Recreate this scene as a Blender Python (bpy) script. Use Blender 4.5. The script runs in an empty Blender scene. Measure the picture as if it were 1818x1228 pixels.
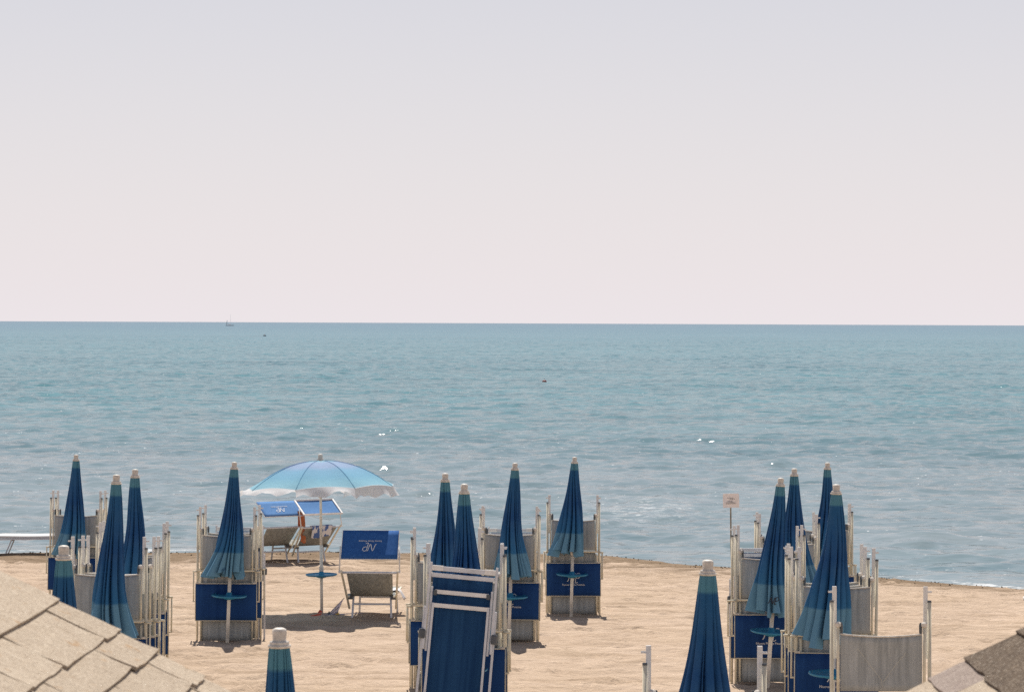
import bpy, math, random
import numpy as np
from mathutils import Vector, Matrix

R = math.radians
scene = bpy.context.scene
col = scene.collection
rng = random.Random(7)
nrg = np.random.default_rng(11)

# ------------------------------------------------------------------ camera
cam_data = bpy.data.cameras.new('camera')
cam = bpy.data.objects.new('camera', cam_data)
col.objects.link(cam)
scene.camera = cam
cam_data.sensor_width = 36.0
cam_data.lens = 85.0
cam_data.clip_start = 0.1
cam_data.clip_end = 90000.0
cam.location = (0, 0, 4.3)
cam.rotation_euler = (R(90 - 0.54), R(-0.24), 0)
cam_data.dof.use_dof = True
cam_data.dof.focus_distance = 34.0
cam_data.dof.aperture_fstop = 14.0

# ------------------------------------------------------------------ sky, sun, exposure
SUN_EL, SUN_AZ = 58.0, -4.0          # the sun stands high over the sea, a touch to the left
world = bpy.data.worlds.new('World')
scene.world = world
world.use_nodes = True
wn, wl = world.node_tree.nodes, world.node_tree.links
wn.clear()
w_out = wn.new('ShaderNodeOutputWorld')
w_bg = wn.new('ShaderNodeBackground')
w_sky = wn.new('ShaderNodeTexSky')
w_sky.sky_type = 'NISHITA'
w_sky.sun_disc = False
w_sky.sun_elevation = R(SUN_EL)
w_sky.sun_rotation = R(SUN_AZ)
w_sky.altitude = 0
w_sky.air_density = 1.0
w_sky.dust_density = 0.5
w_sky.ozone_density = 1.0
w_bg.inputs['Strength'].default_value = 0.066
# summer haze: a pale veil, even all round the horizon, thinning with height
w_tc = wn.new('ShaderNodeTexCoord')
w_sep = wn.new('ShaderNodeSeparateXYZ'); wl.new(w_tc.outputs['Generated'], w_sep.inputs[0])
w_abs = wn.new('ShaderNodeMath'); w_abs.operation = 'MAXIMUM'; w_abs.inputs[1].default_value = 0.0
wl.new(w_sep.outputs[2], w_abs.inputs[0])
w_mul = wn.new('ShaderNodeMath'); w_mul.operation = 'MULTIPLY'; w_mul.inputs[1].default_value = -2.7
wl.new(w_abs.outputs[0], w_mul.inputs[0])
w_exp = wn.new('ShaderNodeMath'); w_exp.operation = 'EXPONENT'; wl.new(w_mul.outputs[0], w_exp.inputs[0])
w_mix = wn.new('ShaderNodeMix'); w_mix.data_type = 'RGBA'
wl.new(w_exp.outputs[0], w_mix.inputs[0])
wl.new(w_sky.outputs[0], w_mix.inputs[6])
w_mix.inputs[7].default_value = (11.45, 10.65, 10.95, 1)
wl.new(w_mix.outputs[2], w_bg.inputs['Color'])
wl.new(w_bg.outputs[0], w_out.inputs['Surface'])

sun_data = bpy.data.lights.new('sun', 'SUN')
sun_data.energy = 5.0
sun_data.angle = R(0.53)
sun_data.color = (1.0, 0.95, 0.87)
sun = bpy.data.objects.new('sun', sun_data)
col.objects.link(sun)
sun.rotation_euler = (R(-(90 - SUN_EL)), 0, R(-SUN_AZ))
sun.location = (0, 20, 30)

scene.view_settings.view_transform = 'Standard'
scene.view_settings.look = 'None'
scene.view_settings.exposure = 0.15
scene.view_settings.gamma = 1.0
scene.view_settings.use_curve_mapping = False
scene.render.engine = 'CYCLES'
scene.cycles.use_denoising = False      # keep the fine grain of sand, cloth and ripples

# ------------------------------------------------------------------ material helpers
class NT:
    def __init__(self, name):
        self.m = bpy.data.materials.new(name)
        self.m.use_nodes = True
        self.t = self.m.node_tree
        self.t.nodes.clear()
        self.out = self.t.nodes.new('ShaderNodeOutputMaterial')
    def n(self, kind, **kw):
        nd = self.t.nodes.new(kind)
        for k, v in kw.items():
            setattr(nd, k, v)
        return nd
    def l(self, a, b):
        self.t.links.new(a, b)
    def setv(self, sock, v):
        if hasattr(v, 'is_output'):
            self.l(v, sock)
        elif isinstance(v, tuple) and len(v) == 3 and sock.type == 'RGBA':
            sock.default_value = (*v, 1)
        else:
            sock.default_value = v
    def math(self, op, a, b=None, c=None, clamp=False):
        nd = self.n('ShaderNodeMath', operation=op)
        nd.use_clamp = clamp
        self.setv(nd.inputs[0], a)
        if b is not None: self.setv(nd.inputs[1], b)
        if c is not None: self.setv(nd.inputs[2], c)
        return nd.outputs[0]
    def mix(self, f, a, b):
        nd = self.n('ShaderNodeMix', data_type='RGBA')
        self.setv(nd.inputs[0], f); self.setv(nd.inputs[6], a); self.setv(nd.inputs[7], b)
        return nd.outputs[2]
    def noise(self, vec, scale, detail=3, rough=0.55, out=0):
        nd = self.n('ShaderNodeTexNoise')
        if vec is not None: self.l(vec, nd.inputs['Vector'])
        nd.inputs['Scale'].default_value = scale
        nd.inputs['Detail'].default_value = detail
        nd.inputs['Roughness'].default_value = rough
        return nd.outputs[out]
    def mapping(self, vec, scale=(1, 1, 1), loc=(0, 0, 0)):
        nd = self.n('ShaderNodeMapping')
        self.l(vec, nd.inputs['Vector'])
        nd.inputs['Scale'].default_value = scale
        nd.inputs['Location'].default_value = loc
        return nd.outputs[0]
    def ramp(self, f, stops):
        nd = self.n('ShaderNodeValToRGB')
        self.setv(nd.inputs[0], f)
        e = nd.color_ramp.elements
        while len(e) < len(stops): e.new(0.5)
        for i, (p, c) in enumerate(stops):
            e[i].position = p
            e[i].color = (*c, 1) if isinstance(c, tuple) else (c, c, c, 1)
        return nd.outputs[0]
    def rng(self, v, a, b, c=0.0, d=1.0, smooth=False):
        nd = self.n('ShaderNodeMapRange')
        if smooth: nd.interpolation_type = 'SMOOTHSTEP'
        self.setv(nd.inputs[0], v)
        for i, x in enumerate((a, b, c, d)): self.setv(nd.inputs[i + 1], x)
        return nd.outputs[0]
    def bump(self, h, strength, dist, normal=None):
        nd = self.n('ShaderNodeBump')
        self.l(h, nd.inputs['Height'])
        self.setv(nd.inputs['Strength'], strength)
        nd.inputs['Distance'].default_value = dist
        if normal is not None: self.l(normal, nd.inputs['Normal'])
        return nd.outputs[0]
    def bsdf(self, color, rough=0.6, metal=0.0, spec=0.5, normal=None):
        b = self.n('ShaderNodeBsdfPrincipled')
        self.setv(b.inputs['Base Color'], color)
        self.setv(b.inputs['Roughness'], rough)
        b.inputs['Metallic'].default_value = metal
        self.setv(b.inputs['Specular IOR Level'], spec)
        if normal is not None: self.l(normal, b.inputs['Normal'])
        return b
    def done(self, shader):
        self.l(shader, self.out.inputs['Surface'])
        return self.m

def simple(name, c, rough=0.5, metal=0.0, var=0.12, scale=9.0, spec=0.4):
    """painted or bare surface with faint uneven wear"""
    t = NT(name)
    pos = t.n('ShaderNodeTexCoord').outputs['Object']
    f = t.noise(pos, scale, 5, 0.65)
    dark = tuple(x * (1 - var) for x in c)
    light = tuple(min(1, x * (1 + var)) for x in c)
    colr = t.mix(t.rng(f, 0.3, 0.7), dark, light)
    rr = t.rng(f, 0.3, 0.7, rough * 0.85, min(1, rough * 1.15))
    return t.done(t.bsdf(colr, rr, metal, spec).outputs[0])

def textile(name, c, c2, thread=420.0, transl=0.18, var=0.2, streak=None):
    """woven mesh fabric: fine thread pattern, vertical streaks of fading, a little light comes through"""
    t = NT(name)
    co = t.n('ShaderNodeTexCoord').outputs['Object']
    st = t.noise(t.mapping(co, (26, 26, 0.9)), 1.0, 4, 0.6)
    th = t.noise(co, thread, 1, 0.5)
    bl = t.noise(co, 3.2, 3, 0.5)
    f = t.math('ADD', t.math('MULTIPLY', st, 0.55), t.math('MULTIPLY', th, 0.45))
    colr = t.mix(t.rng(f, 0.36, 0.64), c, c2)
    colr = t.mix(t.rng(bl, 0.35, 0.7, 0.0, var), colr, tuple(x * 0.7 for x in c))
    nm = t.bump(th, 0.25, 0.003)
    b = t.bsdf(colr, 0.85, 0, 0.15, nm)
    tr = t.n('ShaderNodeBsdfTranslucent')
    t.setv(tr.inputs[0], colr)
    mx = t.n('ShaderNodeMixShader')
    mx.inputs[0].default_value = transl
    t.l(b.outputs[0], mx.inputs[1]); t.l(tr.outputs[0], mx.inputs[2])
    return t.done(mx.outputs[0])

def canopy_mat(name, stops, transl=0.12):
    """umbrella cloth dyed in rings from the crown to the valance (attribute 'ring' runs 0..1)"""
    t = NT(name)
    co = t.n('ShaderNodeTexCoord').outputs['Object']
    at = t.n('ShaderNodeAttribute'); at.attribute_name = 'ring'
    ring = at.outputs['Fac']
    base = t.ramp(ring, stops)
    fade = t.noise(co, 6.0, 4, 0.6)
    th = t.noise(co, 500.0, 1, 0.5)
    base = t.mix(t.rng(fade, 0.35, 0.75, 0.0, 0.10), base, (0.20, 0.34, 0.45))
    base = t.mix(t.rng(th, 0.3, 0.7, 0.0, 0.16), base, (0.02, 0.05, 0.12))
    wr = t.noise(t.mapping(co, (14, 14, 2.5)), 1.0, 3, 0.5)
    nm = t.bump(wr, 0.25, 0.02)
    b = t.bsdf(base, 0.8, 0, 0.2, nm)
    tr = t.n('ShaderNodeBsdfTranslucent'); t.setv(tr.inputs[0], base)
    mx = t.n('ShaderNodeMixShader'); mx.inputs[0].default_value = transl
    t.l(b.outputs[0], mx.inputs[1]); t.l(tr.outputs[0], mx.inputs[2])
    return t.done(mx.outputs[0])

M = {}
M['rail'] = simple('champagne_aluminium', (0.70, 0.635, 0.49), 0.42, 0.0)
M['white_metal'] = simple('white_lacquered_aluminium', (0.76, 0.74, 0.71), 0.38, 0.0)
M['grey_metal'] = simple('greyish_aluminium', (0.62, 0.63, 0.66), 0.4, 0.0)
M['cap_grey'] = simple('dark_grey_plastic', (0.09, 0.10, 0.11), 0.5)
M['white_plastic'] = simple('weathered_white_plastic', (0.62, 0.57, 0.50), 0.5, var=0.3, scale=24)
M['pole'] = simple('cream_painted_pole', (0.78, 0.73, 0.64), 0.5, var=0.15)
M['mesh_grey'] = textile('grey_mesh_fabric', (0.27, 0.285, 0.28), (0.58, 0.59, 0.57), transl=0.07)
M['mesh_blue'] = textile('navy_mesh_fabric', (0.010, 0.045, 0.13), (0.026, 0.090, 0.21), transl=0.08)
M['shade_blue'] = textile('royal_blue_canvas', (0.010, 0.042, 0.155), (0.022, 0.078, 0.235), transl=0.05, var=0.3)
M['shade_sunlit'] = textile('sunlit_blue_canvas', (0.085, 0.21, 0.45), (0.14, 0.29, 0.55), transl=0.06, var=0.2)  # lighter copy of the sunshade canvas, direct sun painted into its blue
M['shade_mid'] = textile('blue_canvas', (0.024, 0.095, 0.30), (0.048, 0.15, 0.40), transl=0.05, var=0.2)  # same canvas, tone set between the sunlit and the shaded panels
M['mesh_dark'] = textile('shaded_mesh_fabric', (0.19, 0.192, 0.175), (0.41, 0.41, 0.375), transl=0.03)  # darker copy of the grey mesh, shade on the recliners painted in
M['shade_trim'] = simple('pale_edge_trim', (0.55, 0.52, 0.42), 0.5)
M['print'] = simple('white_print', (0.72, 0.72, 0.72), 0.7, var=0.05)
M['print_dark'] = simple('black_print', (0.02, 0.02, 0.03), 0.7)
M['tray'] = simple('blue_plastic_tray', (0.03, 0.21, 0.36), 0.45, var=0.15)
M['canopy'] = canopy_mat('blue_ringed_cloth', [
    (0.0, (0.085, 0.235, 0.31)), (0.070, (0.09, 0.25, 0.32)), (0.085, (0.017, 0.098, 0.225)),
    (0.45, (0.013, 0.074, 0.215)), (0.62, (0.020, 0.113, 0.275)), (0.775, (0.026, 0.145, 0.310)),
    (0.79, (0.125, 0.285, 0.41)), (1.0, (0.135, 0.30, 0.43))], 0.06)
M['canopy_open'] = canopy_mat('sunlit_ringed_cloth', [  # same cloth as the furled ones, sunlight painted in as paler rings
    (0.0, (0.42, 0.62, 0.72)), (0.13, (0.34, 0.57, 0.73)), (0.19, (0.36, 0.50, 0.72)),
    (0.36, (0.36, 0.49, 0.72)), (0.46, (0.25, 0.50, 0.72)), (0.60, (0.24, 0.52, 0.72)), (0.68, (0.28, 0.57, 0.73)), (0.775, (0.32, 0.60, 0.74)),
    (0.795, (0.76, 0.78, 0.80)), (1.0, (0.78, 0.79, 0.81))], 0.36)
M['shingle_beige'] = None

# ------------------------------------------------------------------ mesh helpers
class MB:
    def __init__(self): self.v, self.f = [], []
    def add(self, vs, fs):
        o = len(self.v)
        self.v += [tuple(p) for p in vs]
        self.f += [tuple(i + o for i in f) for f in fs]
        return self
    def box(self, c, s, rot=None):
        hx, hy, hz = s[0] / 2, s[1] / 2, s[2] / 2
        b = min(hx, hy, hz) * 0.22                       # small bevel
        pts = []
        for ax in range(3):
            for sg in (-1, 1):
                for a in (-1, 1):
                    for d in (-1, 1):
                        p = [0, 0, 0]; h = (hx, hy, hz)
                        o1, o2 = [(1, 2), (0, 2), (0, 1)][ax]
                        p[ax] = sg * h[ax]; p[o1] = a * (h[o1] - b); p[o2] = d * (h[o2] - b)
                        pts.append(Vector(p))
        import bmesh
        bm = bmesh.new()
        for p in pts: bm.verts.new(p)
        r = bmesh.ops.convex_hull(bm, input=bm.verts)
        bm.verts.index_update()
        vs = [Vector(v.co) for v in bm.verts]
        fs = [[v.index for v in f.verts] for f in bm.faces]
        bm.free()
        if rot is not None: vs = [rot @ v for v in vs]
        return self.add([(v.x + c[0], v.y + c[1], v.z + c[2]) for v in vs], fs)
    def bar(self, p0, p1, w, d):
        """square bar from p0 to p1"""
        p0, p1 = Vector(p0), Vector(p1)
        z = (p1 - p0); L = z.length; z.normalize()
        x = Vector((1, 0, 0)) if abs(z.x) < 0.9 else Vector((0, 0, 1))
        y = z.cross(x).normalized(); x = y.cross(z)
        rot = Matrix((x, y, z)).transposed()
        return self.box(tuple((p0 + p1) / 2), (w, d, L), rot)
    def tube(self, pts, r, n=8, caps=True):
        pts = [Vector(p) for p in pts]
        rs = r if isinstance(r, (list, tuple)) else [r] * len(pts)
        vs, fs = [], []
        for i, p in enumerate(pts):
            t = (pts[min(i + 1, len(pts) - 1)] - pts[max(i - 1, 0)]).normalized()
            x = Vector((1, 0, 0)) if abs(t.x) < 0.8 else Vector((0, 1, 0))
            y = t.cross(x).normalized(); x = y.cross(t)
            for k in range(n):
                a = 2 * math.pi * k / n
                vs.append(p + x * math.cos(a) * rs[i] + y * math.sin(a) * rs[i])
        for i in range(len(pts) - 1):
            for k in range(n):
                k2 = (k + 1) % n
                fs.append((i * n + k, i * n + k2, (i + 1) * n + k2, (i + 1) * n + k))
        if caps:
            fs.append(tuple(range(n - 1, -1, -1)))
            fs.append(tuple((len(pts) - 1) * n + k for k in range(n)))
        return self.add(vs, fs)
    def lathe(self, prof, n=20, c=(0, 0, 0)):
        vs, fs = [], []
        for r, z in prof:
            for k in range(n):
                a = 2 * math.pi * k / n
                vs.append((c[0] + r * math.cos(a), c[1] + r * math.sin(a), c[2] + z))
        for i in range(len(prof) - 1):
            for k in range(n):
                k2 = (k + 1) % n
                fs.append((i * n + k, i * n + k2, (i + 1) * n + k2, (i + 1) * n + k))
        fs.append(tuple(range(n - 1, -1, -1)))
        fs.append(tuple((len(prof) - 1) * n + k for k in range(n)))
        return self.add(vs, fs)
    def grid(self, fn, nu, nv):
        vs = [fn(i / nu, j / nv) for j in range(nv + 1) for i in range(nu + 1)]
        fs = []
        for j in range(nv):
            for i in range(nu):
                a = j * (nu + 1) + i
                fs.append((a, a + 1, a + nu + 2, a + nu + 1))
        return self.add(vs, fs)
    def slab(self, fn, nu, nv, nrm, th):
        """a sheet with real thickness: two grids th apart along nrm, joined at the rim"""
        nrm = Vector(nrm).normalized() * th / 2
        top = [Vector(fn(i / nu, j / nv)) for j in range(nv + 1) for i in range(nu + 1)]
        N = len(top)
        vs = [p + nrm for p in top] + [p - nrm for p in top]
        fs = []
        for j in range(nv):
            for i in range(nu):
                a = j * (nu + 1) + i
                fs.append((a, a + 1, a + nu + 2, a + nu + 1))
                fs.append((N + a + nu + 1, N + a + nu + 2, N + a + 1, N + a))
        rim = [i for i in range(nu + 1)] + [j * (nu + 1) + nu for j in range(1, nv + 1)] + \
              [nv * (nu + 1) + i for i in range(nu - 1, -1, -1)] + [j * (nu + 1) for j in range(nv - 1, 0, -1)]
        for a, b in zip(rim, rim[1:] + rim[:1]):
            fs.append((b, a, N + a, N + b))
        return self.add(vs, fs)
    def mesh(self, name, mat, smooth=False):
        me = bpy.data.meshes.new(name)
        me.from_pydata(self.v, [], self.f)
        me.materials.append(mat)
        if smooth:
            me.polygons.foreach_set('use_smooth', [True] * len(me.polygons))
        me.update()
        return me
    def build(self, name, mat, parent=None, smooth=False):
        return link(name, self.mesh(name, mat, smooth), parent)

def link(name, me, parent=None):
    o = bpy.data.objects.new(name, me)
    col.objects.link(o)
    o.parent = parent
    return o

def empty(name, loc, rot=(0, 0, 0)):
    o = bpy.data.objects.new(name, None)
    o.empty_display_size = 0.2
    col.objects.link(o)
    o.location = loc
    o.rotation_euler = rot
    return o

def tag(o, label=None, cat=None, group=None, kind=None):
    if label: o['label'] = label
    if cat: o['category'] = cat
    if group: o['group'] = group
    if kind: o['kind'] = kind
    return o

def copy_tree(o, parent=None, skip=()):
    c = o.copy(); col.objects.link(c); c.parent = parent
    for ch in list(o.children):
        if ch.name.split('.')[0] in skip: continue
        copy_tree(ch, c, skip)
    return c

# ------------------------------------------------------------------ terrain functions
SHORE = [(-60, 49.2), (-20, 49.6), (-10.57, 49.9), (-7.27, 50.4), (-3.63, 50.5), (0.2, 50.4), (2.0, 50.0),
         (3.28, 48.5), (5.0, 47.2), (6.96, 45.9), (9.3, 44.0), (13, 42.2), (22, 41.0), (60, 41.5)]
SX, SY = np.array([a for a, b in SHORE]), np.array([b for a, b in SHORE])
SEA_Z = -0.5
def shore_y(x):
    x = np.asarray(x, float)
    w = 0.05 * np.sin(x * 3.1) + 0.09 * np.sin(x * 1.17 + 1) + 0.04 * np.sin(x * 6.3 + 2)
    return np.interp(x, SX, SY) + w
def ground_z(x, y):
    x, y = np.asarray(x, float), np.asarray(y, float)
    ys = shore_y(x)
    t = (y - 33) / (ys - 33)
    far = np.where(t < 1, -0.5 * t, -0.5 - 1.4 * (t - 1))
    z = 0.035 * (33 - y); k = 0.05
    z = np.clip(z, -3, 3)
    near = -k * np.log(np.exp(-z / k) + np.exp(-0.4 / k))
    return np.where(y > 33, far, near)
def gz(x, y): return float(ground_z(x, y))

def noise2(x, y, scale, seed, octaves=3):
    """smooth value noise (numpy)"""
    r = np.random.default_rng(seed)
    tab = r.random((256, 256))
    out = np.zeros_like(x); amp = 1.0; tot = 0
    for o in range(octaves):
        u, v = x * scale + 37.3 * o, y * scale + 11.7 * o
        iu, iv = np.floor(u).astype(int), np.floor(v).astype(int)
        fu, fv = u - iu, v - iv
        fu, fv = fu * fu * (3 - 2 * fu), fv * fv * (3 - 2 * fv)
        a = tab[iu & 255, iv & 255]; b = tab[(iu + 1) & 255, iv & 255]
        c = tab[iu & 255, (iv + 1) & 255]; d = tab[(iu + 1) & 255, (iv + 1) & 255]
        out += amp * ((a * (1 - fu) + b * fu) * (1 - fv) + (c * (1 - fu) + d * fu) * fv)
        tot += amp; amp *= 0.5; scale *= 2.03
    return out / tot - 0.5

def sheet(name, X, Y, Z, mat, smooth=True):
    ny, nx = X.shape
    co = np.stack([X, Y, Z], -1).reshape(-1, 3)
    a = (np.arange(ny - 1)[:, None] * nx + np.arange(nx - 1)[None, :]).ravel()
    q = np.stack([a, a + 1, a + nx + 1, a + nx], -1)
    me = bpy.data.meshes.new(name)
    me.vertices.add(len(co)); me.vertices.foreach_set('co', co.ravel().astype(np.float32))
    me.loops.add(q.size); me.loops.foreach_set('vertex_index', q.ravel().astype(np.int32))
    me.polygons.add(len(q)); me.polygons.foreach_set('loop_start', (np.arange(len(q)) * 4).astype(np.int32))
    me.polygons.foreach_set('loop_total', np.full(len(q), 4, np.int32))
    me.materials.append(mat)
    me.update(calc_edges=True)
    me.polygons.foreach_set('use_smooth', [smooth] * len(q))
    return link(name, me)

# ------------------------------------------------------------------ sand
def sand_material():
    t = NT('dry_beach_sand')
    pos = t.n('ShaderNodeNewGeometry').outputs['Position']
    fine = t.noise(pos, 160.0, 2, 0.7)
    mid = t.noise(pos, 9.0, 5, 0.65)
    streak = t.noise(t.mapping(pos, (0.45, 2.6, 1)), 1.0, 5, 0.62)
    big = t.noise(pos, 0.35, 3, 0.5)
    c = t.mix(t.rng(streak, 0.35, 0.68), (0.41, 0.302, 0.217), (0.64, 0.495, 0.38))
    c = t.mix(t.rng(mid, 0.35, 0.75, 0.0, 0.45), c, (0.66, 0.51, 0.38))
    c = t.mix(t.rng(fine, 0.3, 0.7, 0.0, 0.22), c, (0.25, 0.175, 0.115))
    c = t.mix(t.rng(big, 0.4, 0.7, 0.0, 0.25), c, (0.47, 0.35, 0.228))
    mot = t.noise(t.mapping(pos, (1.6, 4.2, 1), (2, 5, 0)), 1.0, 6, 0.7)
    c = t.mix(t.rng(mot, 0.52, 0.72, 0.0, 0.55), c, (0.235, 0.165, 0.105))
    speck = t.noise(pos, 34.0, 2, 0.6)
    c = t.mix(t.rng(speck, 0.70, 0.74, 0.0, 0.7), c, (0.16, 0.115, 0.075))
    c = t.mix(t.rng(speck, 0.30, 0.26, 0.0, 0.7), c, (0.74, 0.62, 0.48))
    # damp strip and weed crumbs along the water: height above the sea decides
    sep = t.n('ShaderNodeSeparateXYZ'); t.l(pos, sep.inputs[0])
    z = t.math('ADD', sep.outputs[2], t.math('MULTIPLY', t.math('SUBTRACT', streak, 0.5), 0.05))
    damp = t.rng(z, -0.46, -0.37, 1.0, 0.0, True)
    c = t.mix(t.math('MULTIPLY', damp, 0.88), c, (0.20, 0.14, 0.088))
    crumb = t.math('MULTIPLY', t.rng(t.noise(pos, 26.0, 3, 0.7), 0.60, 0.66), t.rng(z, -0.44, -0.26, 1.0, 0.0, True))
    c = t.mix(crumb, c, (0.09, 0.065, 0.04))
    h = t.math('ADD', t.math('MULTIPLY', mid, 1.0), t.math('MULTIPLY', fine, 0.10))
    nm = t.bump(h, 0.8, 0.07)
    return t.done(t.bsdf(c, 0.95, 0, 0.1, nm).outputs[0])
M['sand'] = sand_material()

xs = np.concatenate([[-4000, -900, -200, -60, -30, -20], np.arange(-14, 13.01, 0.085), [20, 30, 60, 200, 900, 4000]])
ys = np.concatenate([[-4000, -900, -200, -60, -20, 0, 10, 16], np.arange(20, 52.5, 0.085), [56, 64]])
GX, GY = np.meshgrid(xs, ys)
GZ = ground_z(GX, GY)
m = ((GX > -14.5) & (GX < 13.5) & (GY > 19.5) & (GY < 53)).astype(float)
wob = 0.5 * noise2(GX, GY, 0.35, 5, 2)
rake = np.sin((GY + 0.55 * noise2(GX, GY, 0.5, 3, 3) * 3 + 0.03 * GX) * 2 * math.pi / 0.62)
relief = 0.018 * rake * (0.55 + 1.3 * np.clip(noise2(GX, GY, 0.25, 8, 2) + 0.25, 0, 1))
relief += 0.075 * noise2(GX * 0.5, GY, 1.1, 21, 3) + 0.055 * noise2(GX * .7, GY, 3.1, 22, 2)
# pressed footprints and hollows
foot = np.zeros_like(GX)
for _ in range(1100):
    fx, fy = rng.uniform(-11, 11), rng.uniform(24, 50)
    a = rng.uniform(0, math.pi); l, w = rng.uniform(.13, .22), rng.uniform(.07, .11)
    j0, j1 = np.searchsorted(ys, fy - .5), np.searchsorted(ys, fy + .5)
    i0, i1 = np.searchsorted(xs, fx - .5), np.searchsorted(xs, fx + .5)
    dx, dy = GX[j0:j1, i0:i1] - fx, GY[j0:j1, i0:i1] - fy
    u, v = dx * math.cos(a) + dy * math.sin(a), -dx * math.sin(a) + dy * math.cos(a)
    q = (u / l) ** 2 + (v / w) ** 2
    foot[j0:j1, i0:i1] += -0.045 * np.exp(-q) + 0.020 * np.exp(-(np.sqrt(q) - 1.6) ** 2 * 3)
dist_shore = shore_y(GX) - GY
keep = np.clip(dist_shore / 1.2, 0.0, 1.0)
lip = 0.022 * np.exp(-((dist_shore - 0.55) / 0.35) ** 2)          # low lip of sand thrown up by the waves
GZ = GZ + m * ((relief + foot) * keep + lip)
sand = sheet('sand', GX, GY, GZ, M['sand'])
tag(sand, 'pale tan beach sand, raked in long low ridges', None, None, 'structure')

# ------------------------------------------------------------------ sea
def sea_material():
    t = NT('sea_water')
    pos = t.n('ShaderNodeNewGeometry').outputs['Position']
    sep = t.n('ShaderNodeSeparateXYZ'); t.l(pos, sep.inputs[0])
    y = sep.outputs[1]
    ly = t.math('LOGARITHM', y, 10.0)
    # the water's own colour: sandy shallows, turquoise over the bank, bluer deep water
    base = t.ramp(t.rng(ly, math.log10(44), math.log10(9000)), [
        (0.0, (0.265, 0.31, 0.325)), (0.13, (0.215, 0.285, 0.31)), (0.24, (0.145, 0.305, 0.335)),
        (0.45, (0.125, 0.315, 0.36)), (0.75, (0.125, 0.265, 0.345)), (1.0, (0.14, 0.25, 0.335))])
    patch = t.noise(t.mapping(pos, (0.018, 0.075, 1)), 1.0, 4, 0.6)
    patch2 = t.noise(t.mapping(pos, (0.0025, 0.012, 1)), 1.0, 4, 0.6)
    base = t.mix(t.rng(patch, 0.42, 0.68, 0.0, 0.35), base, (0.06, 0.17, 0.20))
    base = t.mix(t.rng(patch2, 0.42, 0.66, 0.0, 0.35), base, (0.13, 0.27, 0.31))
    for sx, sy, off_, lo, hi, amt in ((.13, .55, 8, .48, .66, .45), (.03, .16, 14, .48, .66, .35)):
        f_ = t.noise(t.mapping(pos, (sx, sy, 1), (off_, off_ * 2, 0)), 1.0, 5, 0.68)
        base = t.mix(t.rng(f_, lo, hi, 0.0, amt), base, (0.04, 0.12, 0.145))  # dark streaks paint the duller, less reflecting wave faces into the colour
    # ripples of several lengths
    r1 = t.noise(t.mapping(pos, (1.25, 1.7, 1)), 1.0, 2, 0.5)
    r2 = t.noise(t.mapping(pos, (2.4, 5.6, 1), (3, 7, 0)), 1.0, 3, 0.6)
    r3 = t.noise(t.mapping(pos, (0.09, 0.34, 1), (9, 2, 0)), 1.0, 5, 0.68)
    r4 = t.noise(t.mapping(pos, (0.015, 0.075, 1), (5, 1, 0)), 1.0, 5, 0.7)
    far1 = t.rng(y, 70, 200); far2 = t.rng(y, 200, 900)
    h = t.math('ADD', t.math('ADD', t.math('MULTIPLY', r1, 0.42), t.math('MULTIPLY', r2, 0.05)),
               t.math('ADD', t.math('MULTIPLY', r3, t.math('MULTIPLY_ADD', far1, 1.2, 0.25)), t.math('MULTIPLY', t.math('MULTIPLY', r4, far2), 9.0)))
    nm = t.bump(h, 0.19, 1.0)
    # white specks: painted sun sparkle and flecks of foam on steep little crests
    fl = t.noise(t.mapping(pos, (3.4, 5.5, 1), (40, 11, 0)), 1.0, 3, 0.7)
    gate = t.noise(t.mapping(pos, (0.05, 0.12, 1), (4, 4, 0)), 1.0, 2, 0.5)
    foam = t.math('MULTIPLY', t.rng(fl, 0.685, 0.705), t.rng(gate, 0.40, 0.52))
    at = t.n('ShaderNodeAttribute'); at.attribute_name = 'foam'
    ft = t.noise(t.mapping(pos, (2.6, 7.5, 1)), 1.0, 6, 0.8)
    near = t.math('MULTIPLY', at.outputs['Fac'], t.rng(t.math('ADD', ft, t.math('MULTIPLY', at.outputs['Fac'], 0.16)), 0.60, 0.66))
    foam = t.math('MAXIMUM', foam, near)
    rough = t.rng(ly, math.log10(50), math.log10(1500), 0.11, 0.34)
    body = t.n('ShaderNodeBsdfDiffuse'); t.setv(body.inputs[0], base); t.l(nm, body.inputs['Normal'])
    gl = t.n('ShaderNodeBsdfGlossy', distribution='BECKMANN'); t.setv(gl.inputs['Roughness'], rough); t.l(nm, gl.inputs['Normal'])
    fr = t.n('ShaderNodeFresnel'); fr.inputs['IOR'].default_value = 1.333; t.l(nm, fr.inputs['Normal'])
    # a wind-roughened sea never mirrors fully at grazing angles
    lim = t.math('MINIMUM', fr.outputs[0], t.rng(ly, math.log10(50), math.log10(3000), 0.80, 0.52))
    b = t.n('ShaderNodeMixShader'); t.l(lim, b.inputs[0]); t.l(body.outputs[0], b.inputs[1]); t.l(gl.outputs[0], b.inputs[2])
    w = t.n('ShaderNodeBsdfDiffuse'); w.inputs[0].default_value = (0.72, 0.73, 0.73, 1)
    mx = t.n('ShaderNodeMixShader'); t.l(foam, mx.inputs[0])
    t.l(b.outputs[0], mx.inputs[1]); t.l(w.outputs[0], mx.inputs[2])
    return t.done(mx.outputs[0])
M['sea'] = sea_material()

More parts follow.
